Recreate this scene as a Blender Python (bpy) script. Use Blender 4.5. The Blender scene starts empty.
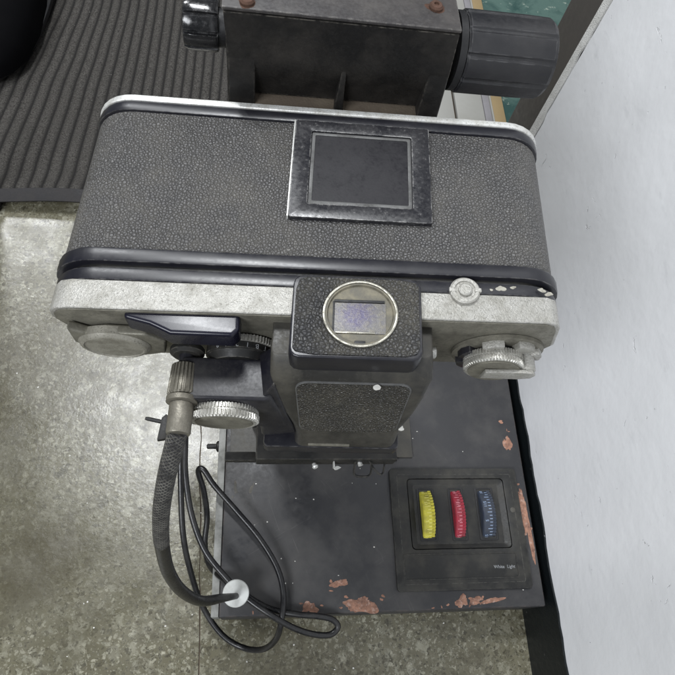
import bpy, bmesh, math, random
from mathutils import Vector, Matrix
random.seed(7)
S = 0.001                                    # everything below is authored in millimetres
scene = bpy.context.scene
C = scene.collection

# ------------------------------------------------------------------ camera
cd = bpy.data.cameras.new('view_camera'); cam = bpy.data.objects.new('view_camera', cd); C.objects.link(cam)
cd.sensor_width = 36; cd.sensor_fit = 'HORIZONTAL'; cd.lens = 36 * 621 / 675
cd.clip_start = 0.01; cd.clip_end = 50
cam.matrix_world = Matrix(((0.98961, -0.02789, -0.14102, 0), (-0.03624, 0.90092, -0.43247, 0), (0.1391, 0.43309, 0.89055, 0.540), (0, 0, 0, 1)))
scene.camera = cam
# ------------------------------------------------------------------ world, lamps, exposure
w = bpy.data.worlds.new('World'); scene.world = w; w.use_nodes = True
bg = w.node_tree.nodes['Background']; bg.inputs[0].default_value = (0.80, 0.90, 1.0, 1); bg.inputs[1].default_value = 0.11
def area(name, loc, target, sx, sy, power, col):
    l = bpy.data.lights.new(name, 'AREA'); l.shape = 'RECTANGLE'; l.size = sx; l.size_y = sy; l.energy = power; l.color = col
    o = bpy.data.objects.new(name, l); C.objects.link(o); o.location = loc
    o.rotation_euler = (Vector(target) - Vector(loc)).to_track_quat('-Z', 'Y').to_euler(); return o
for lx, ly, lp in ((-0.30, 0.88, 27), (-1.15, 1.95, 24)):
    tube = area('ceiling_tube_lamp', (lx, ly, 2.1), (lx, ly, 0), 0.6, 0.14, lp, (0.96, 0.98, 1.0)); tube.rotation_euler = (0, 0, math.radians(130))
area('wall_fill_light', (-1.25, -1.25, 1.9), (0.2, 0.1, 0.2), 1.3, 0.7, 46, (0.93, 0.96, 1.0))  # added fill to brighten the wall; no such lamp is known here
scene.view_settings.view_transform = 'Standard'; scene.view_settings.look = 'None'
scene.view_settings.exposure = 0.32; scene.view_settings.gamma = 1; scene.view_settings.use_curve_mapping = False

# ------------------------------------------------------------------ materials
class NT:
    def __init__(s, name):
        s.m = bpy.data.materials.new(name); s.m.use_nodes = True; s.t = s.m.node_tree; s.n = s.t.nodes; s.l = s.t.links
        s.b = s.n['Principled BSDF']; s.co = s.n.new('ShaderNodeTexCoord').outputs['Object']
    def new(s, t, **k):
        x = s.n.new(t)
        for a, v in k.items(): setattr(x, a, v)
        return x
    def link(s, a, b): s.l.new(a, b)
    def scaled(s, v):
        m = s.new('ShaderNodeMapping'); m.inputs['Scale'].default_value = v; s.link(s.co, m.inputs[0]); return m.outputs[0]
    def noise(s, scale, detail=4, rough=0.6, co=None, dist=0):
        x = s.new('ShaderNodeTexNoise'); x.inputs['Scale'].default_value = scale; x.inputs['Detail'].default_value = detail
        x.inputs['Roughness'].default_value = rough; x.inputs['Distortion'].default_value = dist
        s.link(co or s.co, x.inputs['Vector']); return x.outputs['Fac']
    def voro(s, scale, feature='F1', co=None, rand=1.0, out='Distance'):
        x = s.new('ShaderNodeTexVoronoi'); x.feature = feature; x.inputs['Scale'].default_value = scale
        x.inputs['Randomness'].default_value = rand
        s.link(co or s.co, x.inputs['Vector']); return x.outputs[out]
    def ramp(s, src, a, b, ca=0.0, cb=1.0):
        x = s.new('ShaderNodeMapRange'); x.inputs[1].default_value = a; x.inputs[2].default_value = b
        x.inputs[3].default_value = ca; x.inputs[4].default_value = cb; s.link(src, x.inputs[0]); return x.outputs[0]
    def mix(s, f, a, b):
        x = s.new('ShaderNodeMix'); x.data_type = 'RGBA'
        for sock, v in ((x.inputs[0], f), (x.inputs[6], a), (x.inputs[7], b)):
            if isinstance(v, tuple): sock.default_value = (*v, 1)
            elif isinstance(v, (int, float)): sock.default_value = v
            else: s.link(v, sock)
        return x.outputs[2]
    def math(s, op, a, b=0.0):
        x = s.new('ShaderNodeMath'); x.operation = op
        for i, v in enumerate((a, b)):
            if isinstance(v, (int, float)): x.inputs[i].default_value = v
            else: s.link(v, x.inputs[i])
        return x.outputs[0]
    def bump(s, h, dist, strength=1.0, prev=None):
        x = s.new('ShaderNodeBump'); x.inputs['Distance'].default_value = dist; x.inputs['Strength'].default_value = strength
        s.link(h, x.inputs['Height'])
        if prev: s.link(prev, x.inputs['Normal'])
        return x.outputs[0]
    def edge(s, radius=0.0006):
        bv = s.new('ShaderNodeBevel'); bv.samples = 4; bv.inputs[0].default_value = radius
        g = s.new('ShaderNodeNewGeometry'); d = s.new('ShaderNodeVectorMath'); d.operation = 'DOT_PRODUCT'
        s.link(bv.outputs[0], d.inputs[0]); s.link(g.outputs['Normal'], d.inputs[1])
        return s.ramp(d.outputs['Value'], 0.985, 0.86)
    def set(s, col=None, rough=None, metal=None, normal=None, spec=None, coat=None):
        for k, v in (('Base Color', col), ('Roughness', rough), ('Metallic', metal), ('Specular IOR Level', spec), ('Coat Weight', coat)):
            if v is None: continue
            if isinstance(v, tuple): s.b.inputs[k].default_value = (*v, 1)
            elif isinstance(v, (int, float)): s.b.inputs[k].default_value = v
            else: s.link(v, s.b.inputs[k])
        if normal: s.link(normal, s.b.inputs['Normal'])
        return s.m

def paint(name, col, dust=(0.25, 0.23, 0.19), dustamt=0.35, rough=0.35, wear=None, wearamt=0.8, bump=0.00003, metal=0.0, nscale=60, spec=0.5, specks=0.15, rvar=1.0, scratch=0.0):
    t = NT(name)
    n1 = t.noise(nscale, 5, 0.65); n2 = t.noise(nscale * 14, 4, 0.7)
    d = t.math('MULTIPLY', t.ramp(n1, 0.42, 0.72), dustamt)
    d = t.math('ADD', d, t.math('MULTIPLY', t.ramp(n2, 0.60, 0.74), specks))
    c = t.mix(d, col, dust)
    if wear:
        e = t.math('MULTIPLY', t.edge(), t.math('MULTIPLY', t.ramp(t.noise(nscale * 6, 4, 0.7), 0.44, 0.6), wearamt))
        c = t.mix(e, c, wear)
    if scratch:
        for v_, rz_ in (((16, 620, 60), 0.5), ((520, 24, 60), 0.35), ((14, 560, 60), -0.9)):
            mp = t.new('ShaderNodeMapping'); mp.vector_type = 'TEXTURE'; mp.inputs['Rotation'].default_value = (0, 0, rz_); t.link(t.co, mp.inputs[0])
            m2 = t.new('ShaderNodeMapping'); m2.inputs['Scale'].default_value = v_; t.link(mp.outputs[0], m2.inputs[0])
            sc = t.noise(1.0, 4, 0.7, co=m2.outputs[0], dist=1.2)
            c = t.mix(t.math('MULTIPLY', t.math('MULTIPLY', t.ramp(sc, 0.66, 0.70), t.ramp(n1, 0.35, 0.6)), scratch), c, (0.13, 0.125, 0.12))
    r = t.ramp(n2, 0.3, 0.7, rough - 0.08 * rvar, rough + 0.14 * rvar)
    r = t.math('ADD', r, t.math('MULTIPLY', d, 0.5))
    nb = t.bump(t.noise(nscale * 20, 3, 0.6), bump, 0.7)
    return t.set(c, r, metal, nb, spec)

def leather(name, col, dust, cell=780, depth=0.00028, dustamt=0.5, rough=0.42):
    t = NT(name)
    wv = t.new('ShaderNodeVectorMath'); wv.operation = 'MULTIPLY_ADD'
    nz = t.new('ShaderNodeTexNoise'); nz.inputs['Scale'].default_value = 420; nz.inputs['Detail'].default_value = 2; t.link(t.co, nz.inputs['Vector'])
    t.link(nz.outputs['Color'], wv.inputs[0]); wv.inputs[1].default_value = (0.0008,) * 3; t.link(t.co, wv.inputs[2])
    v = t.voro(cell, 'DISTANCE_TO_EDGE', wv.outputs[0])
    x = t.new('ShaderNodeTexVoronoi'); x.feature = 'SMOOTH_F1'; x.inputs['Scale'].default_value = cell; x.inputs['Smoothness'].default_value = 0.35; t.link(wv.outputs[0], x.inputs['Vector'])
    h = t.math('ADD', t.math('MULTIPLY', t.math('POWER', t.ramp(v, 0.0, 0.30), 0.6), 0.65), t.math('MULTIPLY', t.ramp(x.outputs['Distance'], 0.75, 0.05), 0.5))
    h = t.math('ADD', h, t.math('MULTIPLY', t.noise(cell * 2.2, 2, 0.5), 0.3))
    big = t.ramp(t.noise(26, 4, 0.6), 0.4, 0.66)
    dirt = t.math('MULTIPLY', t.math('ADD', t.ramp(v, 0.20, 0.02), t.math('MULTIPLY', big, 0.6)), dustamt)
    sp = t.math('MULTIPLY', t.ramp(t.noise(1500, 3, 0.7), 0.66, 0.72), 0.5)
    c = t.mix(t.ramp(x.outputs['Distance'], 0.22, 0.62), tuple(q * 1.25 for q in col), tuple(q * 0.75 for q in col))
    c = t.mix(t.math('MULTIPLY', dirt, t.ramp(t.noise(70, 4, 0.7), 0.3, 0.62)), c, dust)
    c = t.mix(sp, c, (0.3, 0.29, 0.26)); c = t.mix(t.math('MULTIPLY', t.ramp(v, 0.09, 0.0), 0.6), c, (0.022, 0.022, 0.022))
    r = t.ramp(big, 0, 1, rough, rough + 0.2)
    return t.set(c, r, 0.0, t.bump(h, depth, 1.0), 0.5)

M = {}
M['leather'] = leather('dusty_black_leather', (0.080, 0.078, 0.078), (0.155, 0.143, 0.12), cell=1020, depth=0.00042, rough=0.36, dustamt=0.42)
M['leather2'] = leather('finder_leather', (0.036, 0.036, 0.038), (0.11, 0.10, 0.075), cell=900, depth=0.0005, dustamt=0.5, rough=0.36)
M['crinkle'] = leather('crinkle_finish', (0.036, 0.034, 0.031), (0.12, 0.107, 0.08), cell=1050, depth=0.0009, dustamt=0.9, rough=0.32)
M['gloss'] = paint('glossy_black_enamel', (0.010, 0.010, 0.014), (0.09, 0.087, 0.085), 0.12, 0.30, (0.30, 0.29, 0.27), 0.4, spec=0.45, specks=0.06, bump=0.000006, rvar=0.3)
M['armblack'] = paint('worn_black_enamel', (0.009, 0.009, 0.013), (0.12, 0.115, 0.10), 0.26, 0.34, (0.40, 0.36, 0.28), 0.9, spec=0.32, specks=0.12, rvar=0.4)
M['lever'] = paint('lever_plastic', (0.005, 0.005, 0.012), (0.06, 0.06, 0.075), 0.08, 0.26, (0.16, 0.16, 0.18), 0.3, spec=0.35, specks=0.04, bump=0.000004, rvar=0.15)
M['matte'] = paint('matte_black_metal', (0.011, 0.011, 0.011), (0.08, 0.073, 0.06), 0.3, 0.45, (0.26, 0.24, 0.2), 0.5, spec=0.35)
M['dusty'] = paint('dusty_black_metal', (0.022, 0.021, 0.019), (0.095, 0.087, 0.067), 0.6, 0.40, (0.38, 0.36, 0.30), 0.9, spec=0.45, specks=0.3)
M['casting'] = paint('grey_black_casting', (0.011, 0.0105, 0.010), (0.055, 0.048, 0.04), 0.4, 0.42, (0.18, 0.165, 0.14), 0.7, bump=0.00006, spec=0.35)
M['castlid'] = paint('satin_grey_lid', (0.040, 0.037, 0.037), (0.10, 0.088, 0.075), 0.3, 0.34, (0.32, 0.3, 0.27), 0.8)
M['knob'] = paint('black_grey_plastic', (0.013, 0.013, 0.015), (0.06, 0.057, 0.055), 0.25, 0.36, (0.24, 0.24, 0.24), 0.6, nscale=40, spec=0.4)
M['knob2'] = paint('shiny_black_plastic', (0.010, 0.010, 0.011), (0.1, 0.09, 0.08), 0.12, 0.16, (0.2, 0.2, 0.2), 0.4)
M['brownd'] = paint('settled_brown_dust', (0.085, 0.066, 0.048), (0.17, 0.14, 0.10), 0.6, 0.9, bump=0.0003)
M['rubber'] = paint('black_cord_rubber', (0.006, 0.006, 0.007), (0.09, 0.085, 0.075), 0.22, 0.30, spec=0.5)
M['dark'] = paint('deep_black', (0.006, 0.006, 0.007), (0.03, 0.03, 0.03), 0.2, 0.5)
M['shoe'] = paint('black_shoe', (0.003, 0.003, 0.0035), (0.012, 0.012, 0.012), 0.1, 0.8, spec=0.05, specks=0.02)
M['white_plastic'] = paint('dirty_white_plastic', (0.58, 0.59, 0.57), (0.30, 0.30, 0.27), 0.6, 0.4, nscale=90)
M['wheel_y'] = paint('yellow_plastic', (0.50, 0.45, 0.045), (0.16, 0.135, 0.04), 0.8, 0.4, nscale=160, specks=0.3)
M['wheel_r'] = paint('red_plastic', (0.30, 0.022, 0.040), (0.11, 0.03, 0.035), 0.7, 0.35, nscale=160, specks=0.25)
M['wheel_b'] = paint('blue_plastic', (0.026, 0.034, 0.052), (0.05, 0.053, 0.06), 0.6, 0.35, nscale=160, specks=0.25)
M['print'] = paint('pale_print', (0.34, 0.35, 0.36), (0.09, 0.09, 0.10), 0.8, 0.5, nscale=200)
M['print_y'] = paint('yellow_print', (0.72, 0.68, 0.22), (0.5, 0.42, 0.06), 0.5, 0.5, nscale=200)
M['print_r'] = paint('pink_print', (0.62, 0.25, 0.29), (0.3, 0.06, 0.09), 0.5, 0.5, nscale=200)
M['print_b'] = paint('light_blue_print', (0.30, 0.38, 0.52), (0.1, 0.14, 0.25), 0.5, 0.5, nscale=200)
M['panel'] = paint('control_panel_black', (0.014, 0.014, 0.0135), (0.075, 0.07, 0.058), 0.5, 0.42, (0.13, 0.125, 0.11), 0.7, spec=0.35, specks=0.25)
M['basetop'] = paint('base_grey_black_paint', (0.026, 0.026, 0.028), (0.080, 0.076, 0.072), 0.65, 0.38, (0.24, 0.17, 0.13), 0.9, nscale=22, specks=0.22, spec=0.4, scratch=0.4)
M['stage'] = paint('dusty_stage', (0.040, 0.038, 0.033), (0.11, 0.10, 0.08), 0.6, 0.5, (0.20, 0.18, 0.15), 0.5, nscale=30)
M['greyline'] = paint('worn_grey_line', (0.10, 0.10, 0.098), (0.035, 0.034, 0.032), 0.8, 0.4, nscale=150, specks=0.5)
M['plaster'] = paint('dirty_plaster_edge', (0.70, 0.695, 0.67), (0.34, 0.33, 0.30), 0.5, 0.8, bump=0.0012, nscale=60, specks=0.3)
M['rim'] = paint('bare_side_metal', (0.24, 0.24, 0.225), (0.07, 0.07, 0.06), 0.6, 0.5, nscale=110, specks=0.3, bump=0.0001)
M['rust'] = paint('rusty_screw', (0.085, 0.040, 0.024), (0.03, 0.018, 0.012), 0.6, 0.7, bump=0.0003, nscale=300)
M['white_tile'] = paint('white_board', (0.34, 0.335, 0.31), (0.22, 0.21, 0.175), 0.5, 0.5, nscale=12)
M['greystrip'] = paint('grey_strip', (0.25, 0.24, 0.25), (0.15, 0.14, 0.14), 0.4, 0.5)
M['tan'] = paint('tan_wood', (0.30, 0.22, 0.11), (0.2, 0.14, 0.075), 0.5, 0.5, nscale=30)
M['jamb'] = paint('dark_brown_jamb', (0.085, 0.078, 0.072), (0.16, 0.14, 0.12), 0.35, 0.45, nscale=10, specks=0.05)
M['crumb'] = paint('pale_crumb', (0.62, 0.61, 0.57), (0.4, 0.38, 0.34), 0.4, 0.8)
M['brass'] = paint('tarnished_ring', (0.30, 0.29, 0.25), (0.07, 0.065, 0.05), 0.7, 0.3, metal=0.8, nscale=350, specks=0.5)

def chrome(name, col, dirt, rough=0.42, bumpd=0.00012, bs=1300, metal=0.35, dirtamt=0.8, ns=45):
    t = NT(name)
    n1 = t.noise(ns, 6, 0.7); n2 = t.noise(ns * 10, 5, 0.75)
    d = t.math('MULTIPLY', t.ramp(n1, 0.44, 0.70), dirtamt)
    d2 = t.math('MULTIPLY', t.ramp(n2, 0.54, 0.70), dirtamt)
    f = t.math('MAXIMUM', d, d2)
    c = t.mix(f, col, dirt)
    c = t.mix(t.math('MULTIPLY', t.ramp(t.noise(1500, 3, 0.7), 0.56, 0.66), 0.55), c, (0.12, 0.115, 0.095))
    return t.set(c, t.ramp(f, 0, 1, rough, rough + 0.3), metal, t.bump(t.noise(bs, 3, 0.7), bumpd), 0.5)
M['chrome'] = chrome('satin_chrome_pitted', (0.42, 0.41, 0.38), (0.21, 0.20, 0.165), rough=0.36, metal=0.35, bumpd=0.00035, ns=110, dirtamt=0.75)
M['knurlchrome'] = chrome('bright_knurl', (0.55, 0.54, 0.50), (0.16, 0.15, 0.12), rough=0.3, metal=0.6, ns=200, dirtamt=0.7)
M['dullchrome'] = chrome('worn_hub', (0.33, 0.315, 0.27), (0.14, 0.13, 0.10), rough=0.4, metal=0.3, ns=150)
M['chrome_dirty'] = chrome('grimy_chrome', (0.20, 0.19, 0.155), (0.055, 0.05, 0.038), 0.5, ns=110)
M['rimchrome'] = chrome('bright_rim', (0.62, 0.62, 0.60), (0.30, 0.285, 0.24), 0.32, metal=0.3, dirtamt=0.7, ns=200)
M['dullmetal'] = chrome('dull_ferrule', (0.21, 0.195, 0.16), (0.07, 0.062, 0.048), 0.42, metal=0.5, ns=160)

def braid_mat():
    t = NT('woven_sleeve')
    at = t.new('ShaderNodeAttribute'); at.attribute_name = 'groove'
    c = t.mix(t.math('MULTIPLY', t.ramp(at.outputs['Fac'], 0.55, 1.0), t.ramp(t.noise(260, 4, 0.7), 0.35, 0.6)), (0.016, 0.015, 0.016), (0.14, 0.135, 0.12))
    return t.set(c, 0.5, 0.0, t.bump(t.noise(2500, 2), 0.0001))
M['braid'] = braid_mat()

def floor_mat():
    t = NT('terrazzo')
    wv = t.new('ShaderNodeVectorMath'); wv.operation = 'MULTIPLY_ADD'
    nz = t.new('ShaderNodeTexNoise'); nz.inputs['Scale'].default_value = 170; nz.inputs['Detail'].default_value = 3; t.link(t.co, nz.inputs['Vector'])
    t.link(nz.outputs['Color'], wv.inputs[0]); wv.inputs[1].default_value = (0.008,) * 3; t.link(t.co, wv.inputs[2])
    c = t.mix(t.ramp(t.noise(7, 6, 0.65), 0.38, 0.62), (0.082, 0.073, 0.045), (0.175, 0.163, 0.115))
    c = t.mix(t.math('MULTIPLY', t.ramp(t.noise(110, 7, 0.85), 0.44, 0.60), 0.75), c, (0.10, 0.094, 0.06))
    c = t.mix(t.math('MULTIPLY', t.ramp(t.noise(75, 7, 0.85, dist=0.5), 0.53, 0.64), 0.65), c, (0.30, 0.295, 0.235))
    for sc, thr, amt in ((80, 0.80, 0.5), (150, 0.70, 0.7), (270, 0.62, 0.8), (520, 0.60, 0.7)):
        x = t.new('ShaderNodeTexVoronoi'); x.inputs['Scale'].default_value = sc; t.link(wv.outputs[0], x.inputs['Vector'])
        sep = t.new('ShaderNodeSeparateColor'); t.link(x.outputs['Color'], sep.inputs[0])
        shape = t.math('MULTIPLY', t.ramp(x.outputs['Distance'], 0.42, 0.32), t.ramp(t.noise(sc * 3.5, 3, 0.7), 0.34, 0.50))
        lightm = t.math('MULTIPLY', t.math('MULTIPLY', shape, t.ramp(sep.outputs[0], thr - 0.16, thr - 0.12)), amt)
        darkm = t.math('MULTIPLY', t.math('MULTIPLY', shape, t.ramp(sep.outputs[1], thr + 0.02, thr + 0.05)), amt)
        tone = t.mix(sep.outputs[2], (0.36, 0.345, 0.27), (0.22, 0.215, 0.165))
        c = t.mix(lightm, c, tone)
        c = t.mix(t.math('MULTIPLY', darkm, 1.2), c, (0.05, 0.045, 0.03))
    # ground-in grime noise, then darker brown patches at set spots
    c = t.mix(t.math('MULTIPLY', t.ramp(t.noise(4.5, 5, 0.6, dist=0.3), 0.44, 0.60), 0.65), c, (0.075, 0.068, 0.042))
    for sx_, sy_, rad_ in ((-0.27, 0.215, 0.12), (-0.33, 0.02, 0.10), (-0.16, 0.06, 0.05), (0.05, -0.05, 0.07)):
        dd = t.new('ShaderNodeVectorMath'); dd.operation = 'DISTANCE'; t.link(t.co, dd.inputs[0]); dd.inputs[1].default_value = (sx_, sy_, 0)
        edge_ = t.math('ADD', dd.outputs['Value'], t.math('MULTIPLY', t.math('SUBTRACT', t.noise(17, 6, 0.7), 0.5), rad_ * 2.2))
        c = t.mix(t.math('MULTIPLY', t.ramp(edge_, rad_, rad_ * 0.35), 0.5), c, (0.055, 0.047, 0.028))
    c = t.mix(t.math('MULTIPLY', t.ramp(t.noise(34, 6, 0.75, dist=0.6), 0.54, 0.66), 0.65), c, (0.060, 0.052, 0.032))
    c = t.mix(t.math('MULTIPLY', t.ramp(t.noise(330, 4, 0.7), 0.60, 0.66), 0.7), c, (0.055, 0.05, 0.035))
    h = t.math('ADD', t.noise(260, 5, 0.7), t.math('MULTIPLY', t.noise(40, 3), 1.5))
    return t.set(c, t.ramp(t.noise(30, 4), 0.3, 0.7, 0.20, 0.36), 0, t.bump(h, 0.00022, 0.7), 0.5)
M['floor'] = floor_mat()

def wall_mat():
    t = NT('white_wall_paint')
    c = t.mix(t.ramp(t.noise(6, 5, 0.6), 0.35, 0.7), (0.82, 0.825, 0.84), (0.75, 0.755, 0.77))
    sc = t.scaled((1, 1, 3.0))
    c = t.mix(t.math('MULTIPLY', t.ramp(t.noise(26, 5, 0.7, co=sc), 0.60, 0.75), 0.35), c, (0.52, 0.525, 0.54))
    c = t.mix(t.math('MULTIPLY', t.ramp(t.noise(120, 4, 0.7), 0.70, 0.75), 0.5), c, (0.38, 0.375, 0.37))
    h = t.math('ADD', t.math('MULTIPLY', t.noise(9, 2, 0.5), 2.0), t.math('ADD', t.math('MULTIPLY', t.noise(130, 3, 0.5), 0.16), t.math('MULTIPLY', t.noise(38, 3, 0.6), 0.25)))
    chips = t.ramp(t.noise(48, 5, 0.7, dist=1.0), 0.66, 0.69)
    h = t.math('SUBTRACT', h, t.math('MULTIPLY', chips, 0.4))
    return t.set(c, 0.45, 0, t.bump(h, 0.0016, 0.7))
M['wall'] = wall_mat()
def skirt_mat():
    t = NT('black_skirting_paint')
    c = t.mix(t.math('MULTIPLY', t.ramp(t.noise(70, 5, 0.7), 0.66, 0.72), 0.8), (0.006, 0.008, 0.009), (0.22, 0.22, 0.22))
    return t.set(c, 0.4, 0, t.bump(t.noise(160, 4), 0.0006), 0.3)
M['skirt'] = skirt_mat()
def mat_mat():
    t = NT('ribbed_carpet')
    at = t.new('ShaderNodeAttribute'); at.attribute_name = 'groove'
    n = t.noise(650, 4, 0.85)
    pile = t.mix(t.ramp(n, 0.35, 0.66), (0.034, 0.031, 0.028), (0.20, 0.188, 0.172))
    pile = t.mix(t.math('MULTIPLY', t.ramp(t.noise(24, 4), 0.5, 0.7), 0.35), pile, (0.10, 0.095, 0.085))
    c = t.mix(at.outputs['Fac'], pile, (0.034, 0.032, 0.031))
    c = t.mix(t.math('MULTIPLY', t.ramp(t.noise(420, 3, 0.7), 0.715, 0.73), 0.8), c, (0.5, 0.49, 0.46))
    return t.set(c, 0.9, 0, t.bump(t.noise(700, 4, 0.85), 0.0035), 0.15)
M['mat'] = mat_mat()
M['matedge'] = paint('mat_rubber_edge', (0.020, 0.019, 0.020), (0.055, 0.05, 0.047), 0.4, 0.55, spec=0.2)
def teal_mat():
    t = NT('green_floor')
    n = t.noise(16, 5, 0.7, dist=0.4)
    c = t.mix(t.ramp(n, 0.4, 0.6), (0.035, 0.075, 0.068), (0.09, 0.15, 0.13))
    c = t.mix(t.math('MULTIPLY', t.ramp(t.noise(60, 4, 0.7), 0.6, 0.66), 0.5), c, (0.45, 0.5, 0.42))
    return t.set(c, 0.25, 0, t.bump(t.noise(200, 3), 0.0003))
M['teal'] = teal_mat()
def salmon_mat():
    t = NT('bare_salmon_primer')
    c = t.mix(t.ramp(t.noise(180, 5, 0.7), 0.35, 0.65), (0.34, 0.175, 0.115), (0.12, 0.06, 0.042))
    c = t.mix(t.math('MULTIPLY', t.ramp(t.noise(330, 4, 0.7), 0.56, 0.64), 0.7), c, (0.36, 0.25, 0.205))
    return t.set(c, 0.7, 0, t.bump(t.noise(500, 4), 0.0003))
M['salmon'] = salmon_mat()
def glass_view():
    t = NT('dusty_finder_glass')
    n = t.noise(110, 5, 0.7); n2 = t.noise(700, 4, 0.8)
    sub = t.new('ShaderNodeVectorMath'); sub.operation = 'DISTANCE'; t.link(t.co, sub.inputs[0]); sub.inputs[1].default_value = (0.0062, -0.0205, 0.003)
    rad = t.math('ADD', t.ramp(sub.outputs['Value'], 0.001, 0.0075), t.math('MULTIPLY', t.math('SUBTRACT', n, 0.5), 1.2))
    c = t.mix(t.ramp(rad, 0.25, 0.9), (0.075, 0.065, 0.125), (0.13, 0.125, 0.125))
    c = t.mix(t.math('MULTIPLY', t.ramp(n2, 0.45, 0.65), 0.45), c, (0.24, 0.215, 0.15))
    return t.set(c, 0.35, 0, t.bump(n2, 0.0002))
M['view'] = glass_view()
M['viewplate'] = paint('dusty_beige_frame', (0.085, 0.078, 0.058), (0.26, 0.235, 0.17), 0.75, 0.5, nscale=260, specks=0.5)
def clear_glass():
    t = NT('clear_glass'); t.b.inputs['Transmission Weight'].default_value = 1.0; t.b.inputs['IOR'].default_value = 1.05
    return t.set((0.95, 0.95, 0.93), 0.05)
M['glass'] = clear_glass()
M['memo'] = paint('memo_window', (0.009, 0.0085, 0.011), (0.05, 0.047, 0.05), 0.2, 0.38, (0.3, 0.3, 0.3), 0.4, nscale=35, specks=0.10, spec=0.3)
M['memoframe'] = paint('memo_frame', (0.012, 0.012, 0.015), (0.25, 0.24, 0.23), 0.10, 0.26, (0.5, 0.49, 0.47), 0.9, nscale=50, specks=0.45)

# ------------------------------------------------------------------ mesh helpers (mm)
def mesh_obj(name, bm, mat, parent=None, origin=(0, 0, 0), warp=None, smooth=35, mats=None):
    if warp:
        for v in bm.verts: v.co = warp(v.co)
    o3 = Vector(origin)
    for v in bm.verts: v.co = (v.co - o3) * S
    bmesh.ops.recalc_face_normals(bm, faces=bm.faces)
    me = bpy.data.meshes.new(name); bm.to_mesh(me); bm.free()
    for p in me.polygons: p.use_smooth = True
    me.set_sharp_from_angle(angle=math.radians(smooth))
    for m_ in (mats or [mat]): me.materials.append(m_)
    o = bpy.data.objects.new(name, me); C.objects.link(o)
    if parent: o.parent = parent
    else: o.location = o3 * S
    return o
def bev(bm, w, seg=2, ang=30, faces=None):
    if w <= 0: return
    es = [e for e in bm.edges if len(e.link_faces) == 2 and e.calc_face_angle(0) > math.radians(ang)]
    bmesh.ops.bevel(bm, geom=es, offset=w, segments=seg, profile=0.6, affect='EDGES', clamp_overlap=True)
def box(x0, x1, y0, y1, z0, z1, b=0, seg=2):
    bm = bmesh.new(); bmesh.ops.create_cube(bm, size=1)
    for v in bm.verts: v.co = Vector(((x0 + x1) / 2 + v.co.x * (x1 - x0), (y0 + y1) / 2 + v.co.y * (y1 - y0), (z0 + z1) / 2 + v.co.z * (z1 - z0)))
    bev(bm, b, seg); return bm
def loft(rings, cap=True, b=0, seg=2, ang=30):
    bm = bmesh.new(); R_ = [[bm.verts.new(p) for p in r] for r in rings]; n = len(rings[0])
    for a, c in zip(R_, R_[1:]):
        for i in range(n): bm.faces.new((a[i], a[(i + 1) % n], c[(i + 1) % n], c[i]))
    if cap: bm.faces.new(R_[0]); bm.faces.new(R_[-1])
    bmesh.ops.recalc_face_normals(bm, faces=bm.faces)
    bev(bm, b, seg, ang); return bm
def prism(poly, axis, a, c, b=0, seg=2, ang=30):
    """poly: 2D points; axis 'x','y','z' is the extrusion axis, remaining coordinates in order"""
    def P(p, t): return {'x': (t, p[0], p[1]), 'y': (p[0], t, p[1]), 'z': (p[0], p[1], t)}[axis]
    return loft([[P(p, a) for p in poly], [P(p, c) for p in poly]], b=b, seg=seg, ang=ang)
def rrect(x0, x1, y0, y1, r, n=5):
    out = []
    for cx, cy, a0 in ((x1 - r, y1 - r, 0), (x0 + r, y1 - r, 90), (x0 + r, y0 + r, 180), (x1 - r, y0 + r, 270)):
        for k in range(n + 1):
            a = math.radians(a0 + 90 * k / n); out.append((cx + r * math.cos(a), cy + r * math.sin(a)))
    return out
def frame_of(d):
    d = Vector(d).normalized(); q = Vector((0, 0, 1)).rotation_difference(d).to_matrix(); return q
def lathe(c, d, prof, n=48, tooth=None):
    """prof: list of (radius, along). tooth: (count, depth) applied to rings flagged by radius > threshold"""
    q = frame_of(d); c = Vector(c); bm = bmesh.new(); rings = []
    for r, t, *fl in prof:
        ring = []
        N = n
        for k in range(N):
            a = 2 * math.pi * k / N; rr = r
            if fl and tooth:
                ph = (k * tooth[0] / N) % 1.0
                rr = r - tooth[1] * (1 if ph >= 0.5 else 0)
            ring.append(bm.verts.new(c + q @ Vector((rr * math.cos(a), rr * math.sin(a), t))))
        rings.append(ring)
    for a_, c_ in zip(rings, rings[1:]):
        for i in range(n): bm.faces.new((a_[i], a_[(i + 1) % n], c_[(i + 1) % n], c_[i]))
    bm.faces.new(rings[0]); bm.faces.new(rings[-1]); bmesh.ops.recalc_face_normals(bm, faces=bm.faces); return bm
def catmull(pts, sub=8):
    P = [Vector(p) for p in pts]; P = [2 * P[0] - P[1]] + P + [2 * P[-1] - P[-2]]; out = []
    for i in range(1, len(P) - 2):
        for k in range(sub):
            t = k / sub; a, b, c, d = P[i - 1:i + 3]
            out.append(0.5 * ((2 * b) + (c - a) * t + (2 * a - 5 * b + 4 * c - d) * t * t + (3 * b - a - 3 * c + d) * t ** 3))
    out.append(P[-2]); return out
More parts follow.
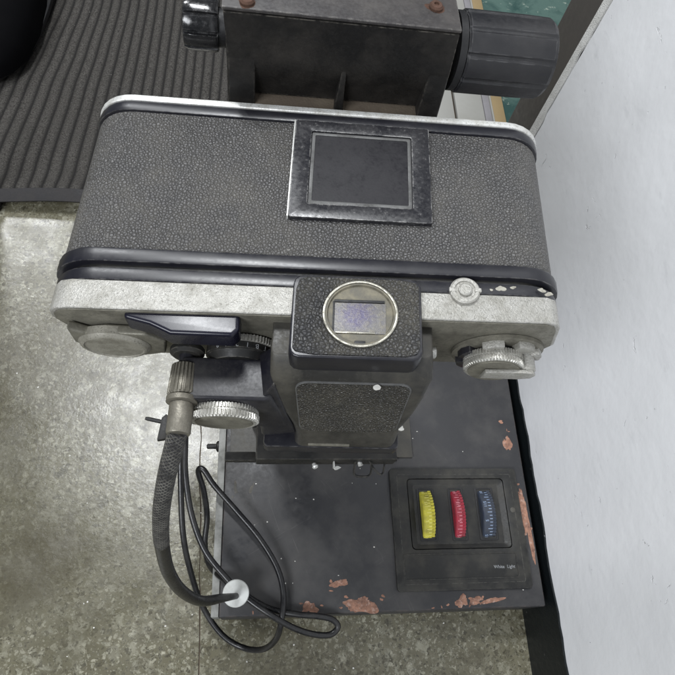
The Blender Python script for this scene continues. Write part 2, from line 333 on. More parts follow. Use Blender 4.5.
def tube(path, rad, n=14, bm=None):
    bm = bm or bmesh.new(); rings = []; N = len(path); t0 = (path[1] - path[0]).normalized()
    up = t0.orthogonal().normalized()
    for i, p in enumerate(path):
        t = (path[min(i + 1, N - 1)] - path[max(i - 1, 0)]).normalized()
        up = (up - t * up.dot(t)).normalized(); s = t.cross(up)
        r = rad(i / (N - 1)) if callable(rad) else rad
        rings.append([bm.verts.new(p + r * (math.cos(2 * math.pi * k / n) * up + math.sin(2 * math.pi * k / n) * s)) for k in range(n)])
    for a, c in zip(rings, rings[1:]):
        for k in range(n): bm.faces.new((a[k], a[(k + 1) % n], c[(k + 1) % n], c[k]))
    bm.faces.new(rings[0]); bm.faces.new(rings[-1]); return bm
def join(*bms):
    out = bmesh.new()
    for b in bms:
        me = bpy.data.meshes.new('tmp'); b.to_mesh(me); out.from_mesh(me); b.free(); bpy.data.meshes.remove(me)
    return out
def blob(cx, cy, z, rx, ry, h=0.25, n=26, rough=0.28, seed=1, rot=0):
    rnd = random.Random(seed); ph = [rnd.uniform(0, 6.28) for _ in range(5)]; am = [rnd.uniform(0.4, 1) for _ in range(5)]
    pts = []
    for k in range(n):
        a = 2 * math.pi * k / n
        m = 1 + rough * sum(am[j] * math.sin((j + 2) * a + ph[j]) / (j + 1.2) for j in range(5)) + rnd.uniform(-.09, .09)
        x, y = rx * m * math.cos(a), ry * m * math.sin(a)
        pts.append((cx + x * math.cos(rot) - y * math.sin(rot), cy + x * math.sin(rot) + y * math.cos(rot)))
    return prism(pts, 'z', z, z + h, 0.12, 1)
def text_bm(s, size, depth=0.05):
    cu = bpy.data.curves.new('txt', 'FONT'); cu.body = s; cu.size = size; cu.extrude = depth; cu.align_x = 'CENTER'; cu.align_y = 'CENTER'; cu.resolution_u = 2
    o = bpy.data.objects.new('txt', cu); C.objects.link(o)
    dg = bpy.context.evaluated_depsgraph_get(); me = bpy.data.meshes.new_from_object(o.evaluated_get(dg))
    bm = bmesh.new(); bm.from_mesh(me); bpy.data.objects.remove(o); bpy.data.curves.remove(cu); bpy.data.meshes.remove(me); return bm
def xf(bm, m):
    bmesh.ops.transform(bm, matrix=m, verts=bm.verts); return bm
def tag(o, label=None, cat=None, group=None, kind=None):
    if label: o['label'] = label
    if cat: o['category'] = cat
    if group: o['group'] = group
    if kind: o['kind'] = kind
    return o
def thing(name, label, cat, loc=(0, 0, 0), group=None):
    o = bpy.data.objects.new(name, None); C.objects.link(o); o.location = Vector(loc) * S; o.empty_display_size = 0.02
    return tag(o, label, cat, group)
class Rig:
    """parts of one thing, authored in world millimetres"""
    def __init__(s, name, label, cat, loc=(0, 0, 0), warp=None, rot=None, group=None):
        s.root = thing(name, label, cat, loc, group); s.loc = loc; s.warp = warp
        if rot: s.root.rotation_euler = rot.to_euler(); s.loc = (0, 0, 0)
    def add(s, name, bm, mat, parent=None, label=None, warp=None, **k):
        o = mesh_obj(name, bm, M[mat], parent or s.root, s.loc, warp or s.warp, **k)
        if label: o['label'] = label
        return o
    def copy(s, o, dx, dy, dz, parent=None):
        c = o.copy(); C.objects.link(c); c.parent = parent or o.parent; c.location = Vector((dx, dy, dz)) * S + o.location; return c

# ================================================================== SETTING
def grid_sheet(x0, x1, y0, y1, z):
    bm = bmesh.new(); vs = [bm.verts.new(p) for p in ((x0, y0, z), (x1, y0, z), (x1, y1, z), (x0, y1, z))]; bm.faces.new(vs); return bm
JX = lambda y: -32.0 - 0.05 * y
# terrazzo floor in two slabs with a recessed joint between them
def slab(poly, name, seed):
    bm = prism(poly, 'z', -30, 0, 0.8, 1); return bm
root_floor = mesh_obj('floor', box(-3000, 3000, -3000, 3000, -60, -0.9), M['brownd']); tag(root_floor, kind='structure')
yy = [-3000 + 60 * i for i in range(int(6000 / 60) + 1)]
rnd = random.Random(3)
yj = [-400 + 14 * i for i in range(80)]
edge = [(JX(y) + rnd.uniform(-0.8, 0.8), y) for y in yj]
left = [(-3000, -3000), (JX(-3000), -3000)] + edge + [(JX(3000), 3000), (-3000, 3000)]
right = [(233, -3000), (233, 3000), (JX(3000) + 0.9, 3000)] + [(x + 0.7 + rnd.uniform(0, 0.7), y) for x, y in reversed(edge)] + [(JX(-3000) + 0.9, -3000)]
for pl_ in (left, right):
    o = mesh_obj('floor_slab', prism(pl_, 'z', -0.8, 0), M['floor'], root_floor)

WX = 234.0
wall = Rig('wall', 'white painted wall with small chips, rising at the right above a black skirting band', 'wall', (WX, 0, 0))
def wall_bm():
    bm = box(WX, WX + 150, -2500, 384, 0, 2600, 9.0, 1); return bm
wall.add('wall_body', wall_bm(), 'wall')
sk = []
rnd = random.Random(5)
pts = [(-2500, 0)] + [(384.6, 0)] + [(384.6 - 8 * i, 62 + 0.9 * math.sin(i * .7) + rnd.uniform(-.9, .9)) for i in range(0, 90)] + [(-2500, 62)]
wall.add('skirting', prism(pts, 'x', WX - 1.4, WX + 2, 0.3, 1), 'skirt')
rnd = random.Random(8)
wall.add('corner_edge', prism([(384.9, 0.5), (384.9, 2500)] + [(375.5 + rnd.uniform(-1.8, 1.8) + 1.5 * math.sin(z * .03), z) for z in range(2500, 0, -9)], 'x', WX - 0.7, WX + 1, 0.25, 1), 'plaster')
jamb = Rig('door_jamb', 'dark brown upright door jamb at the far end of the white wall', 'door jamb', (WX + 1, 400, 0))
jamb.add('post', box(WX + 1.5, WX + 90, 384.8, 430, 0, 2600, 1.0), 'jamb')
# doorway floor beyond the wall end
tb = Rig('threshold', 'pale threshold boards with tan strip, beyond the dark door jamb', 'threshold', (250, 700, 0))
tb.add('board', box(205, 239.5, 434, 1300, 0.2, 6, 0.8), 'white_tile')
tb.add('board', box(243, 278, 434, 1300, 0.2, 6, 0.8), 'white_tile')
tb.add('grey_strip', box(278.4, 286.5, 434, 1300, 0.2, 7, 0.5), 'greystrip')
tb.add('bead', box(286.8, 288.6, 434, 1300, 0.2, 9, 0.4), 'white_tile')
tb.add('wood_strip', box(289, 303.5, 434, 1300, 0.2, 8, 0.6), 'tan')
gf = mesh_obj('green_flooring', box(304, 1200, 434, 1600, 0.2, 5), M['teal']); tag(gf, kind='structure')

# ribbed floor mat: real ribs, front edge lifted and bound
def interp(y, tab):
    if y <= tab[0][0]: return tab[0][1]
    for (a, va), (b, vb) in zip(tab, tab[1:]):
        if y <= b: 
            t = (y - a) / (b - a); t = t * t * (3 - 2 * t) * 0.5 + t * 0.5; return va + (vb - va) * t
    return tab[-1][1]
BT = [(402, -29), (457, -29), (520, -23), (566, -16), (640, -5), (700, 0), (1200, 6)]      # bend at far left (s=-207)
AT = [(402, -19), (484, -14), (548, -6), (624, -3), (700, 0), (1200, 4)]                    # bend at s=-187
CT = [(402, -12), (560, -4), (630, 0), (712, 0), (1200, 3)]
mt = Rig('floor_mat', 'grey ribbed floor mat with a rubber edge, lifted at its near corner', 'floor mat', (-150, 420, 0))
pitch = 10.7
GT = [(402, 0.93), (450, 1.0), (560, 0.62), (620, 0.33), (700, 0.0), (1300, -0.3)]
def mat_pt(s_, y, z):
    b_ = -min(60, max(0.0, 0.22 * (-118 - s_))) * interp(y, GT) - (5 * interp(y, GT))
    lift = 14.0 * math.exp(-((y - 402) / 26.0) ** 2) * (0.55 + 0.45 * math.exp(-((s_ + 150) / 60.0) ** 2)) + 1.2 * math.sin(s_ * .013 + y * .011)
    yo = 4.5 * math.sin((s_ + 245) / 45.0) * math.exp(-((y - 402) / 40.0))
    return Vector((s_ + b_, y + yo, z + 1.5 + lift))
bm = bmesh.new(); lay = bm.verts.layers.float.new('groove')
ss = []; k = -360.0
prof = [(0.0, 0, 1), (0.06, 0.2, 1), (0.14, 0.35, 0.5), (0.26, 0.55, 0.12), (0.5, 0.7, 0), (0.74, 0.55, 0.12), (0.86, 0.35, 0.5), (0.94, 0.1, 0.8)]
while k < 120:
    for f, z, g in prof: ss.append((k + f * pitch, z, g))
    k += pitch
ys = [402 + 9 * i for i in range(20)] + [590 + 22 * i for i in range(40)]
rows = []
for y in ys:
    r = []
    for s_, z, g in ss:
        v = bm.verts.new(mat_pt(s_, y, z + 1.0)); v[lay] = g; r.append(v)
    rows.append(r)
for a, c in zip(rows, rows[1:]):
    for i in range(len(ss) - 1): bm.faces.new((a[i], a[i + 1], c[i + 1], c[i]))
# sides/back so that it is not paper thin
o = mt.add('ribbed_pile', bm, 'mat', smooth=60)
md = o.modifiers.new('thick', 'SOLIDIFY'); md.thickness = 0.0015; md.offset = -1
rings = []
for s_, z, g in ss[::4]:
    p = mat_pt(s_, 402, 0); 
    rings.append([p + Vector((0, dy, dz)) for dy, dz in ((2, 3.6), (-4, 3.2), (-11.5, 0.6), (-11.5, -0.6), (2, -0.6))])
mt.add('edge_binding', loft(rings), 'matedge', smooth=50)

# shoe at the corner of the mat (toe enters the frame)
sh = Rig('shoe', 'black shoe with a rounded toe standing on the mat in the top left corner', 'shoe', (-268, 570, 5))
def shoe_ring(y, hw, zt, cx):
    return [(cx + hw * math.cos(a) * (1 if math.sin(a) > 0 else 1.0), y, 14 + (zt - 14) * max(0, math.sin(a)) ** 0.75 if math.sin(a) > 0 else 14) for a in [math.pi * j / 12 for j in range(13)]]
cx = -300
rings = []
for y, hw, zt in ((486, 12, 26), (490, 26, 38), (500, 38, 47), (520, 49, 56), (560, 56, 62), (610, 56, 68), (660, 50, 80), (700, 47, 100), (760, 47, 112), (790, 40, 100), (800, 20, 60)):
    rings.append(shoe_ring(y + 64, hw, zt, cx))
sh.add('upper', loft(rings, b=0), 'shoe', smooth=70)
sole = []
for k in range(40):
    a = 2 * math.pi * k / 40; sole.append((cx + 59 * math.cos(a), 709 + 163 * math.copysign(abs(math.sin(a)) ** 0.75, math.sin(a))))
sh.add('sole', prism(sole, 'z', 7.5, 15, 2), 'dark')
ft = Rig('chair_foot', 'small black rubber foot at the left edge by the lifted mat corner', 'furniture foot', (-255, 392, 0))
ft.add('rubber_cap', lathe((-262, 397, 0), (0, 0, 1), [(14, 0), (16, 2), (16, 14), (13, 20), (9, 22)], 32), 'dark')
ft.add('tube_leg', lathe((-262, 397, 22), (-0.25, 0.02, 1), [(8, -2), (8, 420)], 24), 'dark')

# ================================================================== SLIDE COPIER (base, column, carrier)
cp = Rig('slide_copier', 'black slide copying stand with paint chips, three coloured dials and a camera carrier', 'copying stand', (105, 130, 0))
ZT = 60.0
bmain = box(-15.4, 226, 14, 300, 9, ZT, 1.6, 3)
cp.add('base_housing', bmain, 'basetop')
cp.add('bottom_chassis', box(-12, 221, 19, 296, 0.2, 8.8, 0.6), 'matte')
sr = cp.add('side_rail', box(-21.0, -15.7, 14.5, 299, 18, ZT - 0.4, 0.7), 'rim')
s0 = cp.add('side_screw', join(lathe((-21.0, 140, 46), (-1, 0, 0), [(4.4, 0), (4.4, 1.6), (3, 2.6)], 20), lathe((-22, 140, 46), (-1, 0, 0), [(2.1, 0), (2.1, 8), (1.4, 9)], 14)), 'matte')
# stage plate
st = cp.add('slide_stage', box(-12, 133, 127, 290, ZT + 0.004, ZT + 2.2, 0.6), 'stage')
cp.add('stage_lip', box(-9, 120, 124.2, 126.8, ZT + 0.02, ZT + 3, 0.4), 'matte', st)
# control panel: raised bezel ring + recess
def ring_bm(outer, inner, z0, z1, b=0.4):
    bm = bmesh.new(); n = len(outer)
    a = [bm.verts.new((*p, z0)) for p in outer]; b_ = [bm.verts.new((*p, z1)) for p in outer]
    c = [bm.verts.new((*p, z1)) for p in inner]; d = [bm.verts.new((*p, z0)) for p in inner]
    for i in range(n):
        j = (i + 1) % n
        for q in ((a[i], a[j], b_[j], b_[i]), (b_[i], b_[j], c[j], c[i]), (c[i], c[j], d[j], d[i]), (d[i], d[j], a[j], a[i])): bm.faces.new(q)
    bmesh.ops.recalc_face_normals(bm, faces=bm.faces); bev(bm, b, 2); return bm
PZ = ZT + 0.02
pn = cp.add('control_panel', ring_bm(rrect(112.5, 217, 27, 117.5, 2.5, 4), rrect(126, 205.5, 56, 109.5, 3, 4), PZ, PZ + 3.2, 0.7), 'panel')
def rr_at(x0, x1, y0, y1, r, z): return [(*p, z) for p in rrect(x0, x1, y0, y1, r, 4)]
# sloped surround dropping toward the dials
bmz = loft([rr_at(126.6, 205, 56.6, 109, 3, PZ + 2.6), rr_at(131.5, 200, 60.5, 104.5, 2.5, PZ + 0.6)], cap=False)
cp.add('dial_surround', bmz, 'panel', pn)
cp.add('dial_well', box(131, 200.6, 60, 105, PZ + 0.1, PZ + 0.9), 'panel', pn)
cp.add('inner_outline', ring_bm(rrect(118, 212, 31.5, 113, 1.5, 3), rrect(118.5, 211.5, 32.0, 112.5, 1.2, 3), PZ + 3.1, PZ + 3.24, 0.0), 'panel', pn)
cp.add('label_plate', ring_bm(rrect(118.5, 207.5, 34.5, 53, 1.5, 3), rrect(119.3, 206.7, 35.3, 52.2, 1.2, 3), PZ + 3.1, PZ + 3.7, 0.1), 'panel', pn)
tx = xf(text_bm('White  Light', 3.3, 0.06), Matrix.Translation((196.5, 42.5, PZ + 3.28)))
cp.add('lettering', tx, 'print', pn)
cp.add('panel_screw', lathe((210.0, 84.5, PZ + 3.0), (0, 0, 1), [(2.1, 0), (2.1, 0.5), (1.5, 0.9)], 16), 'stage', pn)
# thumb wheels
def thumb_wheel(xc, wdt, mat, pmat, label):
    R_, cz = 24.0, ZT - 15.5
    N = 240
    prof = [(R_ - 6, -wdt / 2), (R_ - 0.9, -wdt / 2), (R_, -wdt / 2 + 0.6), (R_, wdt / 2 - 2.8), (R_ + 0.5, wdt / 2 - 2.6, 1), (R_ + 0.5, wdt / 2 - 0.4, 1), (R_ - 6, wdt / 2)]
    wbm = lathe((xc, 82.2, cz), (1, 0, 0), prof, N, tooth=(60, 0.9))
    o = cp.add('thumb_wheel', wbm, mat, pn, label, smooth=30)
    marks = bmesh.new()
    for k in range(60):
        a = 2 * math.pi * k / 60; L = 3.6 if k % 5 == 0 else 2.2
        b1 = box(wdt / 2 - 3.2 - L, wdt / 2 - 3.2, -0.22, 0.22, 0, 0.1)
        mm = Matrix.Translation((xc, 82.2, cz)) @ Matrix.Rotation(a, 4, 'X') @ Matrix.Translation((0, 0, R_)); xf(b1, mm)
        marks = join(marks, b1)
    for k in range(12):
        a = 2 * math.pi * (k + 0.5) / 12
        tb_ = text_bm(str(k * 10 + 5), 3.4, 0.05)
        xf(tb_, Matrix.Translation((xc, 82.2, cz)) @ Matrix.Rotation(a, 4, 'X') @ Matrix.Translation((-wdt / 2 + 3.0, 0, R_ + 0.04)) @ Matrix.Rotation(math.pi / 2, 4, 'Z'))
        marks = join(marks, tb_)
    cp.add('scale_print', marks, pmat, o)
    # dark slot around the wheel
    cp.add('wheel_slot', ring_bm(rrect(xc - wdt / 2 - 2.2, xc + wdt / 2 + 2.2, 62.2, 102.2, 1.2, 3), rrect(xc - wdt / 2 - 0.5, xc + wdt / 2 + 0.5, 63.2, 101.4, 0.8, 3), PZ + 0.92, PZ + 1.5, 0.1), 'dark', o)
thumb_wheel(140.5, 9.5, 'wheel_y', 'print_y', 'yellow toothed dial')
thumb_wheel(165.3, 8.2, 'wheel_r', 'print_r', 'red toothed dial')
thumb_wheel(188.6, 10.5, 'wheel_b', 'print_b', 'dark blue toothed dial')
# chips of missing paint
for i, (x, y, rx, ry, rot) in enumerate(((48.5, 18.5, 5, 4.2, 0), (85.5, 19, 11, 5.5, 0.1), (70, 34.2, 6, 2.6, 0.2), (161, 19.5, 4.5, 4.0, 0.3), (171.5, 19.8, 5, 2.8, 0), (184.5, 19.4, 7.5, 2.0, 0.2),
                                         (221.2, 77, 3.0, 24, 0.01), (216, 139, 3.2, 6.5, 0.1), (213, 158, 2.2, 1.2, 0), (-7, 104, 1.4, 4.2, 0.2), (5, 103, 0.8, 4.5, -0.3), (-9, 97, 1.0, 0.8, 0.5))):
    o = cp.add('chipped_paint', blob(x, y, ZT - 0.05, rx, ry, 0.2, 44, 0.42, i + 11, rot), 'salmon' if i < 9 else 'stage')
rc = random.Random(21)
small = []
for bx_, by_, sx_, sy_, n_ in ((48, 20, 9, 4, 3), (86, 22, 16, 6, 5), (70, 34, 10, 5, 4), (172, 20, 22, 3, 7), (221, 76, 3, 32, 7), (216, 140, 3, 12, 4), (120, 16, 60, 1.5, 6), (30, 16, 25, 1.5, 3)):
    for _ in range(n_):
        cp.add('chipped_paint', blob(min(224.5, bx_ + rc.uniform(-sx_, sx_)), max(15.6, by_ + rc.uniform(-sy_, sy_)), ZT - 0.06, rc.uniform(.4, 1.5), rc.uniform(.4, 1.3), 0.2, 12, 0.4, rc.randint(0, 999)), 'salmon')
cp.add('dust_specks', join(*[blob(random.uniform(0, 215), random.uniform(20, 150), ZT - 0.02, random.uniform(.25, .8), random.uniform(.25, .6), 0.25, 7, 0.2, i) for i in range(26)]), 'crumb')['kind'] = 'stuff'
# lens standard, bellows and slide holder under the camera
cp.add('lens_standard', box(5, 74, 77, 160, 236, 246, 0.8), 'matte')
cp.add('standard_arm', box(-10, 4.8, 77.5, 82, 238, 242, 0.6), 'matte')
rings = []
for i in range(15):
    d = 6 * (i % 2); rings.append([(x, y, 236 - i * 8.5) for x, y in rrect(12 + d, 68 - d, 92 + d + i * 3.2, 170 - d, 3, 2)])
cp.add('bellows', loft(rings), 'matte', smooth=20)
cp.add('slide_holder', box(4, 80, 150, 215, ZT + 2.3, 116, 2), 'matte')
cp.add('lens_barrel', lathe((19, 120, 246), (0, 0, 1), [(27, 0.1), (27, 30), (30, 31), (30, 60), (32, 61), (32, 80)], 48), 'matte')
# little bits sticking out below the standard
cp.add('chrome_clip', join(lathe((33, 76, 242), (0.4, -1, 0.2), [(1.0, 0), (1.3, 1.5), (1.6, 1.6), (1.2, 2.4)], 10), box(42.5, 43.2, 74, 77, 240, 243, 0.2), blob(44.5, 74.5, 239, 1.5, 1.1, 1.6, 9, .4, 4)), 'rimchrome')
cp.add('wire_loop', join(tube(catmull([(54, 78, 241), (53, 71, 241), (57, 69.5, 242), (61, 71, 241), (62, 78, 241)], 6), 0.6, 8), tube(catmull([(60, 78, 243), (63, 72, 244), (67, 71, 241), (69, 78, 240)], 6), 0.5, 8)), 'matte')
cp.add('socket', lathe((56, 77.4, 240), (0.3, -1, 0), [(1.1, 0), (1.3, 2.0), (0.7, 2.2)], 12), 'rimchrome')
# column and carrier
cp.add('column', box(8, 52, 246, 282, ZT + 2.4, 470, 2), 'castlid')
ZL = 408.0
bx0, bx1 = -11.4, 66.4
body = loft([[(-10, 183, 338), (72, 183, 338), (72, 245, 338), (-10, 245, 338)], [(bx0 + 0.6, 183, 404.2), (bx1 - 0.6, 183, 404.2), (bx1 - 0.6, 245, 404.2), (bx0 + 0.6, 245, 404.2)]], b=0.6, seg=2)
ca = cp.add('carrier_casting', body, 'casting')
cp.add('carrier_lid', box(bx0, bx1, 177.2, 246, 406.7, ZL, 0.5, 3), 'castlid')
cp.add('carrier_floor', box(-7.5, 69.0, 168, 182.8, 365.5, 370, 0.6), 'brownd', ca)
cp.add('front_face', loft([[(-9.6, 181.6, 371), (69.3, 181.6, 371), (69.3, 182.8, 371), (-9.6, 182.8, 371)], [(-9.6, 180.8, 376), (68.9, 180.8, 376), (68.9, 182.8, 376), (-9.6, 182.8, 376)], [(-9.6, 179.0, 382), (68.3, 179.0, 382), (68.3, 182.8, 382), (-9.6, 182.8, 382)], [(-9.6, 177.5, 387), (67.8, 177.5, 387), (67.8, 182.8, 387), (-9.6, 182.8, 387)], [(-9.8, 176.9, 392), (67.3, 176.9, 392), (67.3, 182.9, 392), (-9.8, 182.9, 392)], [(bx0 + 0.5, 176.8, 406.5), (bx1 - 0.5, 176.8, 406.5), (bx1 - 0.5, 182.9, 406.5), (bx0 + 0.5, 182.9, 406.5)]]), 'casting', ca, smooth=60)
for x0, x1, x2, x3 in ((-9.9, 0.4, -9.7, 1.4), (61.2, 70.6, 60.2, 67.6)):
    cp.add('cheek', loft([[(x0, 176.2, 340), (x1, 176.2, 340), (x1, 182.7, 340), (x0, 182.7, 340)], [(x2, 177.3, 391.5), (x3 - (2 if x0 < 0 else 0), 177.3, 391.5), (x3 - (2 if x0 < 0 else 0), 182.7, 391.5), (x2, 182.7, 391.5)]], b=0.8, seg=3), 'casting', ca)
for x in (30.4,):
    cp.add('gusset', loft([[(x - 1.8, 175.4, 370.1), (x + 1.8, 175.4, 370.1), (x + 1.2, 182, 370.1), (x - 1.2, 182, 370.1)], [(x - 1.2, 176.9, 380), (x + 1.2, 176.9, 380), (x + 1.2, 182, 380), (x - 1.2, 182, 380)], [(x - 0.8, 177.6, 389), (x + 0.8, 177.6, 389), (x + 0.8, 182, 389), (x - 0.8, 182, 389)]], b=0.5, seg=3, ang=50), 'casting', ca, smooth=60)
for x, y in ((-3.6, 180.2), (58.4, 187.0)):
    cp.add('rusty_screw', join(lathe((x, y, ZL), (0, 0, 1), [(2.3, -0.2), (2.4, 0.8), (1.9, 1.5), (0.9, 1.6), (0.8, 0.9)], 20)), 'rust')
    cp.add('rust_stain', blob(x, y, ZL - 0.14, 3.0, 2.7, 0.18, 24, 0.2, int(x) + 40), 'rust')
# big fluted focus knob at the right, smaller one at the left
def knob(x0, x1, y, z, r, nf, mat, label, grooves=0.55, dirx=1):
    N = nf * 12; bm = bmesh.new(); rings = []
    L = abs(x1 - x0)
    for r_, t in ((r * .96, 0), (r, 0.8), (r, L * .3), (r, L * .7), (r * .985, L - 1.6), (r * .93, L - 0.3), (r * .80, L)):
        ring = []
        for k_ in range(N):
            ph = (k_ % 12)
            rr = r_ - (grooves if ph in (0, 1) and t < L - 1 else 0)
            a = 2 * math.pi * k_ / N
            ring.append((x0 + dirx * t, y + rr * math.cos(a), z + rr * math.sin(a)))
        rings.append(ring)
    return cp.add('focus_knob', loft(rings), mat, None, label, smooth=25)
knob(73.0, 106.5, 192.5, 388, 14.2, 10, 'knob', 'large blue-black fluted knob', 0.45)
cp.add('knob_shaft', lathe((70.2, 192.5, 388), (1, 0, 0), [(13.6, 0), (13.6, 2.5)], 36), 'dark')  # shaft widened in deep black, standing in for the shaded gap
knob(-13.8, -26.0, 199, 384, 9.0, 9, 'knob2', 'small shiny black fluted knob', 0.9, dirx=-1)
cp.add('knob_shaft', lathe((-10, 198, 384), (-1, 0, 0), [(6.6, 0), (6.6, 4.4)], 30), 'dark')

# ================================================================== SLR CAMERA
RC = Matrix(((0.9947, 0.0709, -0.0740), (-0.0702, 0.9975, 0.0119), (0.0747, -0.0066, 0.9972)))
OC = Vector((26.6, 105.4, 540 - 163.0))
def shear(c):
    k = max(0.0, min(1.35, (57 - c.y) / 57.0)); return Vector((c.x, c.y + 0.022 * (c.x + 7) * k, c.z))
def W(u, v, w_):
    return OC + RC @ shear(Vector((u, v, w_)))
fc = Rig('film_camera', 'old black and silver film camera with pebbled back, mounted facing down on the stand', 'camera', OC, shear, RC)
def outline(off=0.0, w0=0.0, n=7, taper=0.0):
    """plan outline (u, w): flat back, rounded ends, front narrower"""
    uL, uR = -88.0 - off, 73.5 + off; t = w0 + off
    pts = []
    for k in range(n + 1):                      # right rear corner
        a = math.radians(90 * k / n); pts.append((uR - 15 + 15 * math.sin(a), t - 14 + 14 * math.cos(a)))
    pts += [(uR - 0.6, -21), (uR - 4, -29), (uR - 11, -36), (uR - 19, -40 - off)]
    pts += [(uL + 19, -40 - off), (uL + 11, -36), (uL + 4, -29), (uL + 0.6, -21)]
    for k in range(n + 1):
        a = math.radians(90 - 90 * k / n); pts.append((uL + 15 - 15 * math.sin(a), t - 14 + 14 * math.cos(a)))
    return pts
fc.add('body', prism(outline(-1.2), 'y', -12, 63), 'matte')
fc.add('back_leather', prism(outline(0), 'y', 1.4, 57.2, 0.35, 2), 'leather')
fc.add('door_trim', prism(outline(0.9), 'y', -3.9, 1.2, 0.9, 2), 'gloss', label='glossy black lower trim of the back')
fc.add('door_trim', prism(outline(0.7), 'y', 57.4, 61.8, 0.9, 2), 'gloss', label='glossy black upper trim of the back')
fc.add('base_rim', prism(outline(0.9), 'y', 62.0, 64.6, 0.7, 3), 'rimchrome')
fc.add('lower_trim', prism(outline(0.2), 'y', -9.9, -5.6, 0.6, 2), 'gloss', label='dark purple-grey strip under the back')
def lean(c):
    k = max(0.0, min(1.0, (-9.1 - c.y) / 9.0)); return shear(Vector((c.x, c.y - 0.125 * min(0, c.z) * k, c.z)))
cov = [(66, 0.3), (69, -1.2), (70.8, -4.5), (74.6, -19), (71, -30), (62, -38), (52, -41), (-60, -41), (-70, -37), (-78, -30), (-82.8, -19), (-85.6, -8), (-84.8, -3.5), (-82.5, -0.8), (-79, 0.3)]
tc = fc.add('top_cover', loft([[(u, v, w_) for u, w_ in cov] for v in (-10.0, -14, -17, -19.6)], b=0.7, seg=3, ang=50), 'chrome', warp=lean)
fc.add('top_plate', loft([[((u + 7) * 0.985 - 7, v, (w_ + 20) * 0.96 - 20) for u, w_ in cov] for v in (-19.62, -20.0)], b=0.15), 'chrome_dirty', tc, warp=lean)  # grimy, and coloured darker to stand in for shade on this face
# memo holder
mh = fc.add('memo_holder', ring_bm(rrect(-16.3, 30.5, 15.4, 57.3, 0.8, 3), rrect(-10.6, 24.3, 21.0, 52.6, 0.6, 3), -0.5, 1.7, 0.35), 'memoframe')
fc.add('memo_window', prism(rrect(-10.8, 24.5, 20.8, 52.8, 0.6, 3), 'z', -0.4, 0.9), 'memo', mh)
fc.add('window_lip', ring_bm(rrect(-10.3, 24.0, 21.3, 52.3, 0.5, 3), rrect(-9.2, 22.9, 22.6, 51.2, 0.5, 3), 0.8, 1.2, 0.15), 'greyline', mh)
fc.add('side_rail', box(-16.9, -16.35, 15.4, 57.0, 0, 1.9, 0.15), 'rimchrome', mh)
# round lock on the silver band
lk = fc.add('ring_lock', lathe((39.8, -9.4, 0.2), (0, 0, 1), [(4.7, -0.6), (4.7, 1.1), (4.2, 1.5), (3.3, 1.5), (3.1, 1.0), (2.4, 1.0)], 40), 'chrome')
fc.add('lock_button', lathe((39.8, -9.4, 1.0), (0, 0, 1), [(2.2, 0), (2.2, 1.0), (1.7, 1.4)], 30), 'chrome', lk)
for sx in (-1, 1): fc.add('lock_lug', box(39.8 + sx * 4.0 - 1.0, 39.8 + sx * 4.0 + 1.0, -10.1, -8.7, 1.0, 1.9, 0.2), 'chrome', lk)
for u, v, r in ((51.5, -7.6, 1.5), (55.4, -7.0, 0.9), (64.5, -7.6, 1.2), (48.4, -8.2, 0.6), (66.6, -8.9, 1.2)):
    fc.add('bare_patch', xf(blob(0, 0, 0, r, r * .7, 0.25, 16, 0.3, int(u)), Matrix.Translation((u, v, 0.12))), 'dullchrome')
# finder housing -------------------------------------------------
def quad_ring(ul, ur, vt, vb, w_, r=2.0): return [(x, y, w_) for x, y in rrect(ul, ur, vb, vt, r, 3)]
hs = loft([quad_ring(-18.5, 30.5, -12, -30, -5.5), quad_ring(-18.5, 31.5, -10, -35.5, -11), quad_ring(-17.0, 31, -10, -36.8, -22), quad_ring(-14.5, 29.5, -10, -38.2, -34), quad_ring(-11.5, 27.5, -10, -39.8, -45, 3), quad_ring(-10.5, 26.8, -10, -41.0, -50, 3), quad_ring(-10.5, 26.5, -10, -42.2, -55, 3), quad_ring(-10.5, 26.5, -10, -42.0, -62, 3)], b=0.5, seg=2, ang=40)
ph = fc.add('prism_housing', hs, 'dusty', smooth=60)
def slopebox(q, lift, th, b=0.3, rr=4.0, n=5):
    P = [Vector(p) for p in q]
    out = []
    for a_, c_ in rrect(0, 35, 0, 33, rr, n):
        s1, t1 = a_ / 35, c_ / 33
        out.append((P[0] * (1 - s1) + P[1] * s1) * (1 - t1) + (P[3] * (1 - s1) + P[2] * s1) * t1)
    nn = Vector((0, -1, -0.1)).normalized()
    return loft([[p + nn * (lift - th) for p in out], [p + nn * lift for p in out]], b=b)
q1 = [(-10.6, -36.0, -12.5), (25.3, -36.0, -12.5), (24.6, -39.9, -46.5), (-8.4, -39.9, -46.5)]
fc.add('finder_panel', slopebox(q1, 0.5, 1.4, 0.3), 'crinkle', ph)
q0 = [(-10.9, -35.9, -12.2), (25.7, -35.9, -12.2), (25.0, -39.8, -46.9), (-8.8, -39.8, -46.9)]
fc.add('panel_outline', slopebox(q0, 0.32, 0.9, 0.1), 'greyline', ph)
fc.add('front_slot', box(-5.5, 9.5, -42.9, -41, -56.2, -55.0, 0.2), 'chrome_dirty', ph)
fc.add('front_foot', loft([quad_ring(-22.0, 28.0, -12, -42.6, -59, 2.0), quad_ring(-22.0, 28.0, -12, -42.6, -66, 2.0)], b=0.9), 'gloss', ph)
fc.add('crumb', xf(blob(0, 0, 0, 1.1, 0.9, 1.0, 10, 0.3, 3), Matrix.Translation((14.2, -37.2, -12.5))), 'crumb', ph)
fc.add('crumb', xf(blob(0, 0, 0, 1.4, 0.9, 1.4, 10, 0.3, 5), Matrix.Translation((26.5, -38.8, -46))), 'crumb', ph)
fc.add('lock_pin', lathe((31.8, -24, -14), (1, 0, 0), [(1.9, -1), (1.9, 1.2), (1.3, 1.6)], 16), 'rimchrome', ph)
